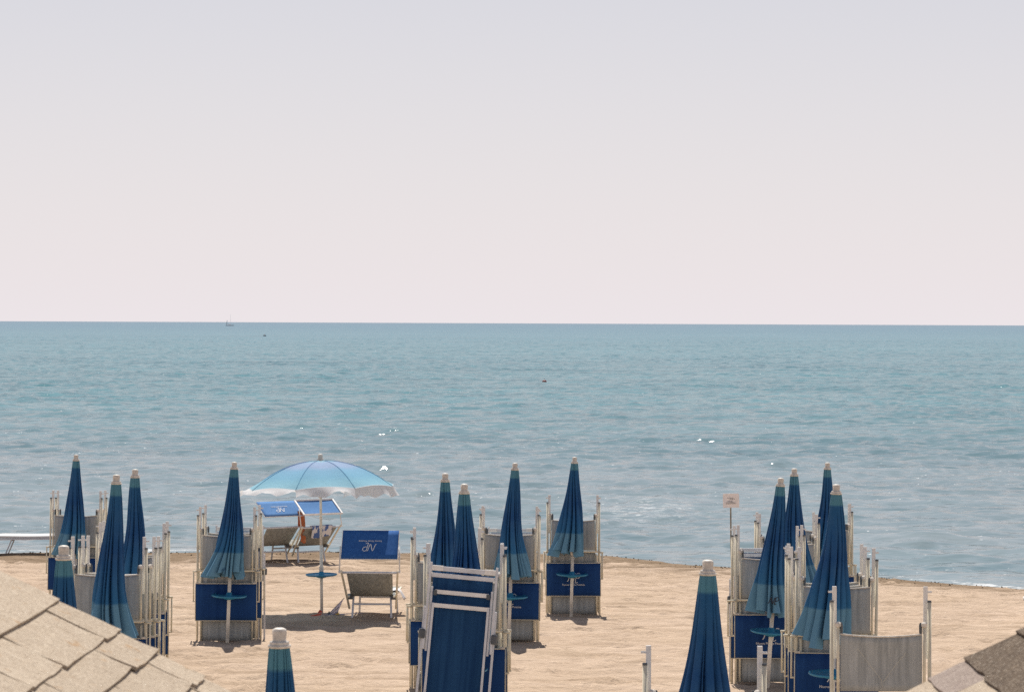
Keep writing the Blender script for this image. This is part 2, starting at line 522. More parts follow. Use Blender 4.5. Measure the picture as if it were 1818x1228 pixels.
WAVE_SLOPE = 0.160
d1 = [40.0]
while d1[-1] < 1000: d1.append(d1[-1] + max(0.14, 0.18 * d1[-1] / 90))
while d1[-1] < 60000: d1.append(d1[-1] * 1.06)
d1 = np.array(d1)
c1 = np.linspace(-1, 1, 520)
out = np.array([1.15, 1.5, 2.2, 4, 9, 25, 80])
c1 = np.concatenate([-out[::-1], c1, out])
WX = c1[None, :] * (d1[:, None] * 0.25 + 4.0)
WY = np.repeat(d1[:, None], len(c1), 1)
WZ = np.zeros_like(WX)
px, py = WX + 0.5 * noise2(WX, WY, 0.12, 31, 2), WY + 1.6 * noise2(WX, WY, 0.10, 32, 2)
NW, slope2 = 90, 0.0
for i in range(NW):
    lam = 0.45 * (4.2 / 0.45) ** rng.random()
    th = rng.gauss(0, 0.75) + 0.10
    k = 2 * math.pi / lam
    st = lam ** -0.22 * rng.uniform(0.6, 1.2)              # steepness of this wave train
    slope2 += st * st / 2
    a_ = k * (px * math.sin(th) + py * math.cos(th)) + rng.uniform(0, 6.28)
    # half round, half cusped, so that crests are sharper than troughs
    WZ += st / k * (0.45 * np.sin(a_) + 0.75 * (0.64 - 1.0 * np.abs(np.sin(a_ / 2 - math.pi / 4))) * 1.6)
WZ *= WAVE_SLOPE / math.sqrt(slope2)                        # overall steepness of the chop
WZ *= 0.75 + 0.9 * np.clip(noise2(WX, WY, 0.06, 33, 3) + 0.3, 0, 1)
WZ *= 1 + 3.2 * np.clip(noise2(WX * 0.45, WY, 0.28, 34, 2) - 0.17, 0, 1)      # scattered steeper wavelets
off = WY - shore_y(WX)
WZ *= np.clip(0.30 + off / 9.0, 0.22, 1.0)
WZ *= np.clip(1.0 - (WY - 700) / 300, 0, 1)
wv = noise2(WX, WY, 0.3, 61, 2)
swash = 0.035 * np.exp(-((off - 1.2 - 1.5 * wv) / 0.5) ** 2) + 0.05 * np.exp(-((off - 5.5 - 3 * wv) / 0.8) ** 2)
WZ = WZ + swash
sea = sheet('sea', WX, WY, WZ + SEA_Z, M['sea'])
foam = 1.0 * np.exp(-((off - 0.25 - 0.5 * wv) / 0.34) ** 2) * np.clip(0.35 + 2.8 * noise2(WX, WY, 0.22, 71, 2), 0, 1)
foam += 0.52 * np.exp(-(((WX - 3.4) / 1.9) ** 2 + ((WY - 60.5 - 0.5 * WX) / 4.5) ** 2))
foam += 0.55 * np.exp(-((off - 9.5 - 4 * wv) / 1.0) ** 2) * np.clip(2.2 * noise2(WX, WY, 0.12, 72, 2) + 0.15, 0, 1)
at = sea.data.attributes.new('foam', 'FLOAT', 'POINT')
at.data.foreach_set('value', np.clip(foam, 0, 1).ravel().astype(np.float32))
tag(sea, 'rippled blue green sea reaching to the horizon', None, None, 'structure')

# ------------------------------------------------------------------ lettering and emblem meshes
def text_mesh(body, size, mat, name):
    cu = bpy.data.curves.new(name, 'FONT')
    cu.body = body; cu.size = size; cu.align_x = 'CENTER'; cu.align_y = 'CENTER'
    cu.extrude = 0.0008; cu.resolution_u = 2; cu.offset = 0.0003
    tmp = bpy.data.objects.new('tmp_text', cu)
    col.objects.link(tmp)
    bpy.context.view_layer.update()
    dg = bpy.context.evaluated_depsgraph_get()
    me = bpy.data.meshes.new_from_object(tmp.evaluated_get(dg))
    bpy.data.objects.remove(tmp); bpy.data.curves.remove(cu)
    me.name = name; me.materials.clear(); me.materials.append(mat)
    # stand the text up in the xz plane, readable from -y
    for v in me.vertices: v.co = Vector((v.co.x, v.co.z, v.co.y))
    me.update()
    return me

def ribbon(mb, pts, w, th=0.0012, closed=False):
    """flat pen stroke in the xz plane"""
    n = len(pts); P = [Vector((p[0], 0, p[1])) for p in pts]
    vs, fs = [], []
    for i, p in enumerate(P):
        a = P[i - 1] if (i > 0 or closed) else p
        b = P[(i + 1) % n] if (i < n - 1 or closed) else p
        t = (b - a).normalized(); nn = Vector((-t.z, 0, t.x))
        ww = w[i] if isinstance(w, list) else w
        for s in (-1, 1):
            for y in (-th, 0):
                vs.append(p + nn * s * ww / 2 + Vector((0, y, 0)))
    for i in range(n if closed else n - 1):
        a, b = i * 4, ((i + 1) % n) * 4
        fs += [(a, b, b + 2, a + 2), (a + 1, a + 3, b + 3, b + 1), (a, a + 1, b + 1, b), (a + 2, b + 2, b + 3, a + 3)]
    mb.add(vs, fs)

def curve_pts(ctrl, n=8):
    """Catmull-Rom through control points"""
    c = [ctrl[0]] + list(ctrl) + [ctrl[-1]]
    res = []
    for i in range(1, len(c) - 2):
        for k in range(n):
            t = k / n; q = []
            for d in (0, 1):
                a, b, e, f = c[i - 1][d], c[i][d], c[i + 1][d], c[i + 2][d]
                q.append(0.5 * (2 * b + (e - a) * t + (2 * a - 5 * b + 4 * e - f) * t * t + (3 * b - a - 3 * e + f) * t ** 3))
            res.append(tuple(q))
    res.append(tuple(ctrl[-1]))
    return res

def monogram(s, mat, name, w=0.011):
    """script capital N running into a looped P over a long swash"""
    mb = MB()
    sc = lambda pts: [(x * s, z * s) for x, z in pts]
    ribbon(mb, sc(curve_pts([(-0.62, -0.38), (-0.50, -0.22), (-0.34, 0.30), (-0.24, 0.42)])), w)
    ribbon(mb, sc(curve_pts([(-0.24, 0.42), (-0.16, 0.05), (-0.08, -0.30), (0.0, -0.36)])), w * 1.2)
    ribbon(mb, sc(curve_pts([(0.0, -0.36), (0.12, 0.08), (0.20, 0.36), (0.30, 0.42)])), w)
    ribbon(mb, sc(curve_pts([(0.16, -0.52), (0.24, -0.10), (0.34, 0.34), (0.52, 0.46), (0.68, 0.34), (0.66, 0.10), (0.46, -0.04), (0.30, -0.02)])), w)
    ribbon(mb, sc(curve_pts([(0.16, -0.52), (0.30, -0.50), (0.42, -0.40)])), w * 0.8)
    return mb.mesh(name, mat)

TXT = text_mesh('Nuova Pineta Pinetina', 0.038, M['print'], 'lettering')
LOGO = monogram(0.15, M['print'], 'emblem', 0.010)
LOGO_DARK = monogram(0.105, M['print_dark'], 'emblem', 0.012)

# ------------------------------------------------------------------ upright folded sunbed (grey mesh, champagne frame)
def rect_tube(cx, y, x0, x1, z0, z1, r):
    mb = MB()
    c = 0.02
    pts = [(x0, y, z0), (x1, y, z0), (x1, y, z1), (x0, y, z1), (x0, y, z0)]
    for a, b in zip(pts, pts[1:]): mb.tube([a, b], r, 6)
    return mb

def make_sunbed():
    root = empty('folded_sunbed', (0, 0, 0))
    for s in (-1, 1):
        rail = MB().tube([(s * .392, 0, -.04), (s * .392, 0, 1.695)], .0155, 8).build('side_rail', M['rail'], root, True)
        MB().lathe([(.0165, 0), (.017, .010), (.013, .016)], 8, (s * .392, 0, 1.695)).build('rail_cap', M['cap_grey'], rail)
        leg = MB().box((s * .366, .040, 1.53), (.034, .022, .58))
        leg.tube([(s * .375, .040, 1.775), (s * .416, .040, 1.775)], .009, 6)
        leg.build('folded_leg', M['white_metal'], root)
        # inner tube of the backrest with its collar, beside the mesh
        bf = MB().tube([(s * .345, -.034, .95), (s * .345, -.034, 1.505)], .0125, 8)
        bf.build('backrest_tube', M['rail'], root, True)
        MB().lathe([(.013, 0), (.024, .006), (.025, .030), (.015, .040)], 8, (s * .345, -.034, 1.50)).build('collar', M['white_plastic'], root)
        MB().lathe([(.010, 0), (.013, .02), (.013, .07), (.006, .09)], 6, (s * .318, -.02, 1.445)).build('collar', M['cap_grey'], root)
        low = MB().tube([(s * .345, .0, .02), (s * .345, .0, .93)], .013, 6)
        low.build('seat_tube', M['rail'], root, True)
    def back(u, v):
        x = (u - .5) * .655
        top = 1.442 - .022 * (1 - (2 * u - 1) ** 2)
        return (x, -.034 + .022 * (1 - (2 * u - 1) ** 2) * math.sin(math.pi * v), .985 + (top - .985) * v)
    bk = MB().slab(back, 12, 8, (0, 1, 0), .004).build('backrest_fabric', M['mesh_grey'], root, True)
    hem = MB().tube([Vector(back(i / 12, 1.0)) + Vector((0, -.002, .002)) for i in range(13)], .0075, 6)
    hem.build('hem', M['white_plastic'], bk, True)
    MB().tube([(-.378, -.036, .965), (.378, -.036, .965)], .013, 8).build('cross_bar', M['rail'], root, True)
    def seat(u, v):
        return ((u - .5) * .665, .012 + .02 * (1 - (2 * u - 1) ** 2), .02 + .94 * v)
    MB().slab(seat, 8, 10, (0, 1, 0), .004).build('seat_fabric', M['mesh_grey'], root, True)
    # sunshade folded down in front of the lower half
    def shade(u, v):
        return ((u - .5) * .815, -.066 + .012 * math.sin(math.pi * u) * math.sin(math.pi * v), .305 + .485 * v)
    sh = MB().slab(shade, 10, 6, (0, 1, 0), .006).build('sunshade', M['shade_blue'], root, True)
    rect_tube(0, -.064, -.410, .410, .300, .796, .0065).build('sunshade_frame', M['shade_trim'], sh, True)
    for s in (-1, 1):
        arm = MB().tube([(s * .440, -.040, .545), (s * .440, -.036, .955)], .0095, 6)
        arm.tube([(s * .395, -.030, .955), (s * .452, -.040, .955)], .0125, 6)
        arm.tube([(s * .405, -.055, .555), (s * .448, -.040, .555)], .010, 6)
        arm.build('sunshade_arm', M['rail'], sh, True)
        MB().box((s * .378, -.070, .806), (.040, .022, .020)).build('clip', M['white_plastic'], sh)
    return root

SPARE = []
bed0 = make_sunbed(); SPARE.append(bed0)

def add_print(root, flip=False):
    sh = [c for c in root.children if c.name.startswith('sunshade')][0]
    t = link('lettering', TXT, sh); t.location = (0, -.072, .47)
    e = link('emblem', LOGO, sh); e.location = (0, -.074, .575)

# ------------------------------------------------------------------ blue sunbed shown from its underside (white frame)
def make_blue_bed(k=1.0):
    """k scales the height"""
    root = empty('folded_sunbed', (0, 0, 0))
    W, G = M['white_metal'], M['grey_metal']
    for s in (-1, 1):
        MB().bar((s * .322, 0, .86 * k), (s * .314, 0, 1.68 * k), .024, .020).build('folded_leg', G, root)
        MB().bar((s * .344, .03, -.03), (s * .338, .03, 1.26 * k), .024, .020).build('side_rail', G, root)
        MB().bar((s * .268, -.03, -.03), (s * .262, -.03, 1.30 * k), .023, .020).build('backrest_tube', G, root)
        MB().bar((s * .292, .01, .84 * k), (s * .286, .01, 1.45 * k), .022, .020).build('inner_leg', G, root)
        MB().lathe([(.030, -.045), (.036, -.03), (.036, .03), (.030, .045)], 8, (s * .340, .01, 1.0 * k)).build('hinge_block', M['cap_grey'], root)
        MB().box((s * .252, -.012, 1.395 * k), (.034, .030, .05)).build('corner_joint', M['cap_grey'], root)
    top = MB().box((0, 0, 1.625 * k), (.61, .024, .044)).build('cross_bar', G, root)
    for s in (-1, 1):
        MB().box((s * .250, -.003, 1.627 * k), (.11, .032, .050)).build('sleeve', W, top)
    MB().box((0, .005, 1.560 * k), (.60, .022, .040)).build('cross_bar', G, root)
    MB().box((0, -.01, 1.405 * k), (.51, .022, .040)).build('cross_bar', W, root)
    MB().box((0, -.028, 1.278 * k), (.51, .022, .040)).build('cross_bar', W, root)
    def fab(u, v): return ((u - .5) * .57, .035 + .02 * (1 - (2 * u - 1) ** 2), (.03 + 1.56 * v) * k)
    MB().slab(fab, 8, 10, (0, 1, 0), .005).build('seat_fabric', M['mesh_blue'], root, True)
    return root
blue0 = make_blue_bed(1.0); SPARE.append(blue0)
blue1 = make_blue_bed(0.925); SPARE.append(blue1)

def place_bed(proto, x, y, label, group, rz=0.0, rx=-2.0, ry=0.0, print_=False, sink=0.0, shade=True):
    o = copy_tree(proto, None, () if shade else ('sunshade',))
    o.location = (x, y, gz(x, y) - sink)
    o.rotation_euler = (R(rx), R(ry), R(rz))
    if print_: add_print(o)
    tag(o, label, 'sunbed', group)
    return o

# name of the stack -> (x, y of the front bed, offsets of the beds behind, words)
NTH = ['front', 'second', 'third', 'rearmost']
def stack(x, y, n, where, group, rz=0.0, dx=0.0, dy=0.17, print_=False, rear_blue=False):
    for i in range(n):
        bx = x + dx * i + rng.uniform(-.012, .012)
        by = y + dy * i
        last = (i == n - 1 and rear_blue)
        if n == 1: lab = 'grey mesh sunbed folded upright ' + where
        elif last: lab = 'navy sunbed at the back of the stack ' + where
        else:
            word = NTH[i] if i < n - 1 or n > 3 or rear_blue else 'rearmost'
            lab = word + ' grey sunbed in the stack ' + where
        place_bed(blue1 if last else bed0, bx, by, lab, group, rz + rng.uniform(-1.2, 1.2),
                  -1.5 + rng.uniform(-.6, .6), rng.uniform(-.5, .5), print_ and i == 0, rng.uniform(0, .03))

G = 'sunbeds folded and stacked upright by the umbrellas'
stack(-6.71, 37.20, 2, 'at the leftmost closed umbrella', G, dx=.05)
stack(-4.10, 24.55, 3, 'on the left just beyond the shingled roof', G, dx=.035, dy=.22)
stack(-4.36, 27.60, 2, 'half hidden behind two closed umbrellas on the left', G, dx=.0, dy=.20)
stack(-3.83, 32.48, 3, 'left of the open umbrella', G, dx=.065, rear_blue=True)
stack(-0.72, 27.00, 2, 'behind the leaning blue sunbed, on its left', G, dx=-.01, dy=.2)
stack(-0.47, 23.85, 2, 'right behind the leaning blue sunbed', G, dx=.03)
stack(-0.04, 32.60, 3, 'behind the leaning blue sunbed, on its right', G, dx=.03, print_=True, rear_blue=True)
stack(0.96, 36.58, 2, 'standing alone on the sand in the middle', G, dx=-.02, print_=True, rz=-2)
stack(2.98, 27.75, 3, 'below the white sign', G, dx=-.035, print_=True, rear_blue=True)
stack(3.55, 31.00, 2, 'behind the pair of closed umbrellas on the right', G, dx=.0)
stack(4.44, 34.20, 2, 'at the far umbrella of the right hand cluster', G, dx=.0)
stack(3.19, 23.65, 3, 'under the front umbrella of the right hand cluster', G, dx=-.03, dy=.2, print_=True)
stack(2.985, 19.40, 1, 'nearest the shingled roof on the right', G, rz=-2.0)
stack(1.26, 15.80, 1, 'at the bottom edge, only its frame tips in sight', G)
near_bed = [o for o in bpy.data.objects if o.get('label', '').endswith('nearest the shingled roof on the right')][0]
bk = [c for c in near_bed.children if c.name.startswith('backrest_fabric')][0]
sm = MB()
ribbon(sm, [(-.19, 1.33), (-.10, 1.21), (.0, 1.08), (.015, 1.0)], .0024)
ribbon(sm, [(.20, 1.30), (.11, 1.19), (.015, 1.06)], .0024)
st_ = link('stitching', sm.mesh('stitching', M['shade_trim']), bk); st_.location = (0, -.038, 0)
place_bed(blue0, -0.585, 22.80, 'blue sunbed with pale metal frame leaning in the centre foreground', G, 0, -4.5, 4.9)

for p in SPARE:
    for c in list(p.children):
        for g in list(c.children): bpy.data.objects.remove(g)
        bpy.data.objects.remove(c)
    bpy.data.objects.remove(p)

# ------------------------------------------------------------------ beach umbrellas
POLE_ME = None
def lean_point(base, top, f): return base.lerp(top, f)

CAP_PROF = [(.053, 0), (.057, .006), (.057, .013), (.046, .017), (.048, .022), (.048, .030), (.034, .034),
            (.033, .038), (.036, .078), (.033, .090), (.022, .096), (.006, .098)]
CAP_H = .098
def set_ring(me, vals):
    a = me.attributes.new('ring', 'FLOAT', 'POINT')
    a.data.foreach_set('value', np.asarray(vals, np.float32))

def closed_canopy(seed, L=1.42, spread=1.0, sway=(0, 0), asym=0.0):
    """furled cloth: eight ribs hanging from the crown, the cloth between them pleated in deep narrow folds"""
    r = random.Random(seed)
    K, NA, NT_ = 13, 216, 44
    gaps = [r.uniform(.40, 1.9) for _ in range(K)]
    tot = sum(gaps); ang = [0.0]
    for g in gaps[:-1]: ang.append(ang[-1] + g / tot * 2 * math.pi)
    rib = [r.uniform(.80, 1.18) for _ in range(K)]
    val = [r.uniform(.15, .58) for _ in range(K)]
    start = [r.uniform(-.15, .30) for _ in range(K)]          # how far down each fold opens
    drop = [r.uniform(-.06, .06) for _ in range(K)]
    flare = [r.uniform(-.7, 1.0) for _ in range(K)]
    drift = [r.uniform(-.10, .10) for _ in range(K)]
    ph = [r.uniform(0, 6.28) for _ in range(6)]
    tw, rot0 = r.uniform(-.55, .55), r.uniform(0, 6.28)
    bulge, bfreq = r.uniform(.05, .11), r.uniform(4.0, 8.0)
    vs, ring = [], []
    for j in range(NT_ + 1):
        t = j / NT_
        Rt = (.050 + .090 * t ** .8 + .075 * t ** 1.9) * (1 + (spread - 1) * t)
        aa = [a + drift[q] * math.sin(3.1 * t + ph[q % 6]) for q, a in enumerate(ang)]
        for i in range(NA):
            th = 2 * math.pi * i / NA
            tt = th if th >= aa[0] else th + 2 * math.pi
            k, u = K - 1, 0.5
            for q in range(K):
                a0, a1 = aa[q], aa[(q + 1) % K] + (2 * math.pi if q == K - 1 else 0)
                if a0 <= tt < a1: k = q; u = (tt - a0) / (a1 - a0); break
            c = abs(2 * u - 1)                                # 0 on the crest of a pleat, 1 in the crease
            crease = c ** 3.6
            k2 = (k + 1) % K if u > .5 else (k - 1) % K
            rr = rib[k] * (1 - c * .5) + rib[k2] * c * .5
            dv = val[k] * (1 - c * .5) + val[k2] * c * .5
            depth = (1 - dv) * max(.10, min(1, (t - start[k]) * 2.2 + .15))
            rad = Rt * (1 + (rr - 1) * min(1, .2 + t)) * (1 - depth * crease)
            rad *= 1 + .03 * t * math.sin(9 * th + ph[0] + 4 * t)
            rad *= 1 + .07 * t * math.sin(9.3 * t + ph[2] + 2 * th) + bulge * math.sin(bfreq * t + ph[3] + th) * math.sin(math.pi * min(1, t * 1.1))
            if t > .7: rad *= 1 + (t - .7) * (flare[k] * (1 - c * .5) + flare[k2] * c * .5)
            a = th + rot0 + tw * t
            rad *= 1 + asym * t * t * -math.cos(a)
            z = -L * t
            if t > .8: z += (drop[k] - .03 * crease) * (t - .8) / .2
            vs.append((rad * math.cos(a) + sway[0] * t ** 1.6 + .024 * t * math.sin(5 * t + ph[4]), rad * math.sin(a) * .92 + sway[1] * t ** 1.6, z))
            ring.append(t)
    fs = []
    for j in range(NT_):
        for i in range(NA):
            i2 = (i + 1) % NA
            fs.append((j * NA + i, (j + 1) * NA + i, (j + 1) * NA + i2, j * NA + i2))
    mb = MB(); mb.add(vs, fs)
    me = mb.mesh('canopy', M['canopy'], True)
    set_ring(me, ring)
    return me

def umbrella_root(x, y, h, lean, name, ry_extra=0.0):
    o = empty(name, (x, y, gz(x, y)))
    o.rotation_euler = (R(ry_extra), math.atan2(lean, h), 0)
    return o

def tray_mesh():
    return MB().lathe([(.028, -.045), (.075, -.030), (.085, -.012), (.215, -.006), (.235, .004), (.238, .020), (.231, .021),
                       (.226, .008), (.10, .006), (.045, .010), (.036, .055), (.028, .058)], 28)
TRAY = tray_mesh().mesh('tray', M['tray'], True)

def closed_umbrella(x, y, h, lean, seed, label, tray=True, spread=1.0, sway=(0, 0), asym=0.0, L=1.42, ry=0.0):
    o = umbrella_root(x, y, h, lean, 'closed_beach_umbrella', ry)
    zc = h - CAP_H
    MB().tube([(0, 0, -.15), (0, 0, .95)], .0235, 12).build('lower_pole', M['pole'], o, True)
    MB().tube([(0, 0, .94), (0, 0, zc)], .0195, 12).build('upper_pole', M['pole'], o, True)
    c = link('canopy', closed_canopy(seed, L, spread, sway, asym), o); c.location = (0, 0, zc + .004)
    cap = MB().lathe(CAP_PROF, 16).build('cap', M['white_plastic'], o, True); cap.location = (0, 0, zc)
    if tray:
        t = link('tray', TRAY, o); t.location = (0, 0, .61)
        MB().lathe([(.026, 0), (.034, .005), (.034, .06), (.026, .065)], 10, (0, 0, .92)).build('clamp', M['white_plastic'], o)
    tag(o, label, 'umbrella', 'furled blue beach umbrellas')
    return o, c

closed_umbrella(-6.67, 37.00, 2.38, .005, 1, 'leftmost far umbrella, furled, before sunbeds at the water', spread=1.22, asym=.30, sway=(-.05, 0))
closed_umbrella(-4.01, 24.20, 2.47, .055, 2, 'furled umbrella rising beyond the left roof, in front of its neighbour', tray=False, spread=1.15, sway=(-.02, 0), L=1.52)
closed_umbrella(-4.27, 27.20, 2.44, .036, 3, 'furled umbrella half hidden behind another one on the left', spread=.95)
closed_umbrella(-3.79, 32.30, 2.41, .088, 4, 'furled umbrella left of the open one, blue tray on its pole', spread=1.12, asym=.18)
closed_umbrella(-0.75, 26.80, 2.42, .017, 5, 'left one of the two furled umbrellas behind the leaning sunbed', spread=1.18, sway=(-.03, 0))
closed_umbrella(-0.46, 23.42, 2.42, .004, 6, 'right one of the two furled umbrellas behind the leaning sunbed', spread=1.35, sway=(0, .0), L=1.46)
closed_umbrella(-0.03, 32.40, 2.41, .080, 7, 'furled umbrella in the middle just right of the leaning sunbed', spread=1.12)
closed_umbrella(0.91, 36.40, 2.39, .043, 8, 'furled umbrella standing alone in the middle at the water', spread=1.2, asym=.30, sway=(-.03, 0), L=1.34)
u, c = closed_umbrella(2.92, 27.42, 2.37, .139, 9, 'furled umbrella with a dark emblem on its hem, right of the sign', spread=1.1, sway=(-.02, 0))
e = link('emblem', LOGO_DARK, c); e.location = (-.03, -.262, -1.275); e.rotation_euler = (R(-8), 0, 0); e.scale = (.85, 1, .8)
closed_umbrella(3.52, 30.40, 2.40, .040, 10, 'thin furled umbrella between its neighbours in the right cluster', spread=1.2, sway=(.06, 0), asym=-.2)
closed_umbrella(4.40, 33.80, 2.40, .021, 11, 'farthest furled umbrella of the right hand cluster', spread=1.05, sway=(-.05, 0))
closed_umbrella(3.09, 23.20, 2.44, .031, 12, 'frontmost furled umbrella of the right hand cluster', spread=1.25, sway=(-.05, 0), asym=.12, L=1.40)
closed_umbrella(-2.96, 16.00, 2.42, -.003, 13, 'umbrella top peeking over the edge of the left roof', spread=1.1)
closed_umbrella(-1.13, 11.80, 2.41, 0.0, 14, 'umbrella top poking up at the bottom, left of centre', spread=1.1)
closed_umbrella(1.22, 15.20, 2.42, .019, 15, 'large furled umbrella alone at the bottom, right of centre', spread=1.45, sway=(-.03, 0))

# ------------------------------------------------------------------ the open umbrella
def open_umbrella(x, y, h, lean):
    o = umbrella_root(x, y, h, lean, 'open_beach_umbrella')
    zc = h - CAP_H
    MB().tube([(0, 0, -.15), (0, 0, 1.05)], .0235, 12).build('lower_pole', M['pole'], o, True)
    MB().tube([(0, 0, 1.04), (0, 0, zc)], .0195, 12).build('upper_pole', M['pole'], o, True)
    t = link('tray', TRAY, o); t.location = (0, 0, .60)
    MB().lathe([(.026, 0), (.034, .005), (.034, .07), (.026, .075)], 10, (0, 0, .66)).build('clamp', M['white_plastic'], o)
    cap = MB().lathe(CAP_PROF, 16).build('cap', M['white_plastic'], o, True); cap.location = (0, 0, zc)
    K, NS, NR = 8, 14, 18
    R0, drop = 1.13, .42
    off = R(-22.5 + 8)
    head = empty  # noqa
    tilt = Matrix.Rotation(R(-1.2), 3, 'Y') @ Matrix.Rotation(R(-3.0), 3, 'X')
    def surf(k, u, r):
        a0, a1 = off + 2 * math.pi * k / K, off + 2 * math.pi * (k + 1) / K
        p0, p1 = Vector((math.cos(a0), math.sin(a0), 0)), Vector((math.cos(a1), math.sin(a1), 0))
        p = p0.lerp(p1, u)
        sag = math.sin(math.pi * u)
        p = p * (1 + .035 * sag * r)                       # panels billow a little
        z = -drop * (r ** 2.1) - .055 * sag * r * (1 - .45 * r)
        rim = .065 * sag * r ** 6                            # scalloped edge between the ribs
        return tilt @ Vector((p.x * R0 * r, p.y * R0 * r, z + rim))
    vs, fs, ring = [], [], []
    for k in range(K):
        b = len(vs)
        for j in range(NR + 1):
            r = .03 + .97 * j / NR
            for i in range(NS + 1):
                vs.append(surf(k, i / NS, r)); ring.append(.79 * r)
        for j in range(NR):
            for i in range(NS):
                q = b + j * (NS + 1) + i
                fs.append((q, q + NS + 1, q + NS + 2, q + 1))
    mb = MB(); mb.add(vs, fs)
    me = mb.mesh('canopy', M['canopy_open'], True); set_ring(me, ring)
    c = link('canopy', me, o); c.location = (0, 0, zc)
    for k in range(K):
        sp = [surf(k, 0, .06 + .94 * j / 14) + Vector((0, 0, .003)) for j in range(15)]
        sb_ = MB().tube(sp, .0045, 6)
        sm_ = sb_.mesh('seam', M['canopy_open'], True)
        set_ring(sm_, [.79 * (.06 + .94 * (i // 6) / 14) for i in range(len(sb_.v))])
        link('seam', sm_, c)
    # valance: one flap to each panel, blown about by the wind
    flare = {}
    r = random.Random(5)
    for k in range(K):
        am = off + 2 * math.pi * (k + .5) / K
        right = math.cos(am)
        flare[k] = R(r.uniform(-6, 10)) if right > .45 else R(60 + r.uniform(-14, 8))
    for k in range(K):
        a0 = off + 2 * math.pi * k / K; am = a0 + math.pi / K
        n = Vector((math.cos(am), math.sin(am), 0))
        fl = flare[k]; ph = r.uniform(0, 6.28)
        def flap(u, v, k=k, n=n, fl=fl, ph=ph):
            p = surf(k, u, 1.0)
            ln = .150 + .022 * math.sin(6.28 * u * 1.5 + ph) + .014 * math.cos(6.28 * u * 4)
            f = fl + .22 * math.sin(6.28 * u + ph) + .25 * v * math.sin(6.28 * u * 1.5 + ph * 2)
            d = n * math.sin(f) + Vector((0, 0, -math.cos(f)))
            return p + d * ln * v
        mv = MB().grid(flap, 16, 6)
        mm = mv.mesh('valance', M['canopy_open'], True)
        set_ring(mm, [.85 + .15 * (i // 17) / 6 for i in range(len(mv.v))])
        link('valance', mm, c)
    for k in range(K):
        pts = [surf(k, 0, .05 + .95 * j / 10) + Vector((0, 0, -.012)) for j in range(11)]
        rb = MB().tube(pts, .0055, 6).build('rib', M['grey_metal'], o, True); rb.location = (0, 0, zc)
        mid = surf(k, 0, .52) + Vector((0, 0, -.012))
        MB().tube([(0, 0, -.52), mid], .005, 6).build('strut', M['grey_metal'], rb, True)
    MB().lathe([(.024, 0), (.040, .01), (.040, .07), (.024, .08)], 12, (0, 0, zc - .56)).build('runner', M['white_plastic'], o)
    tag(o, 'wide open light blue umbrella with white scalloped edge', 'umbrella')
    return o
open_umbrella(-2.84, 36.28, 2.42, -.029)

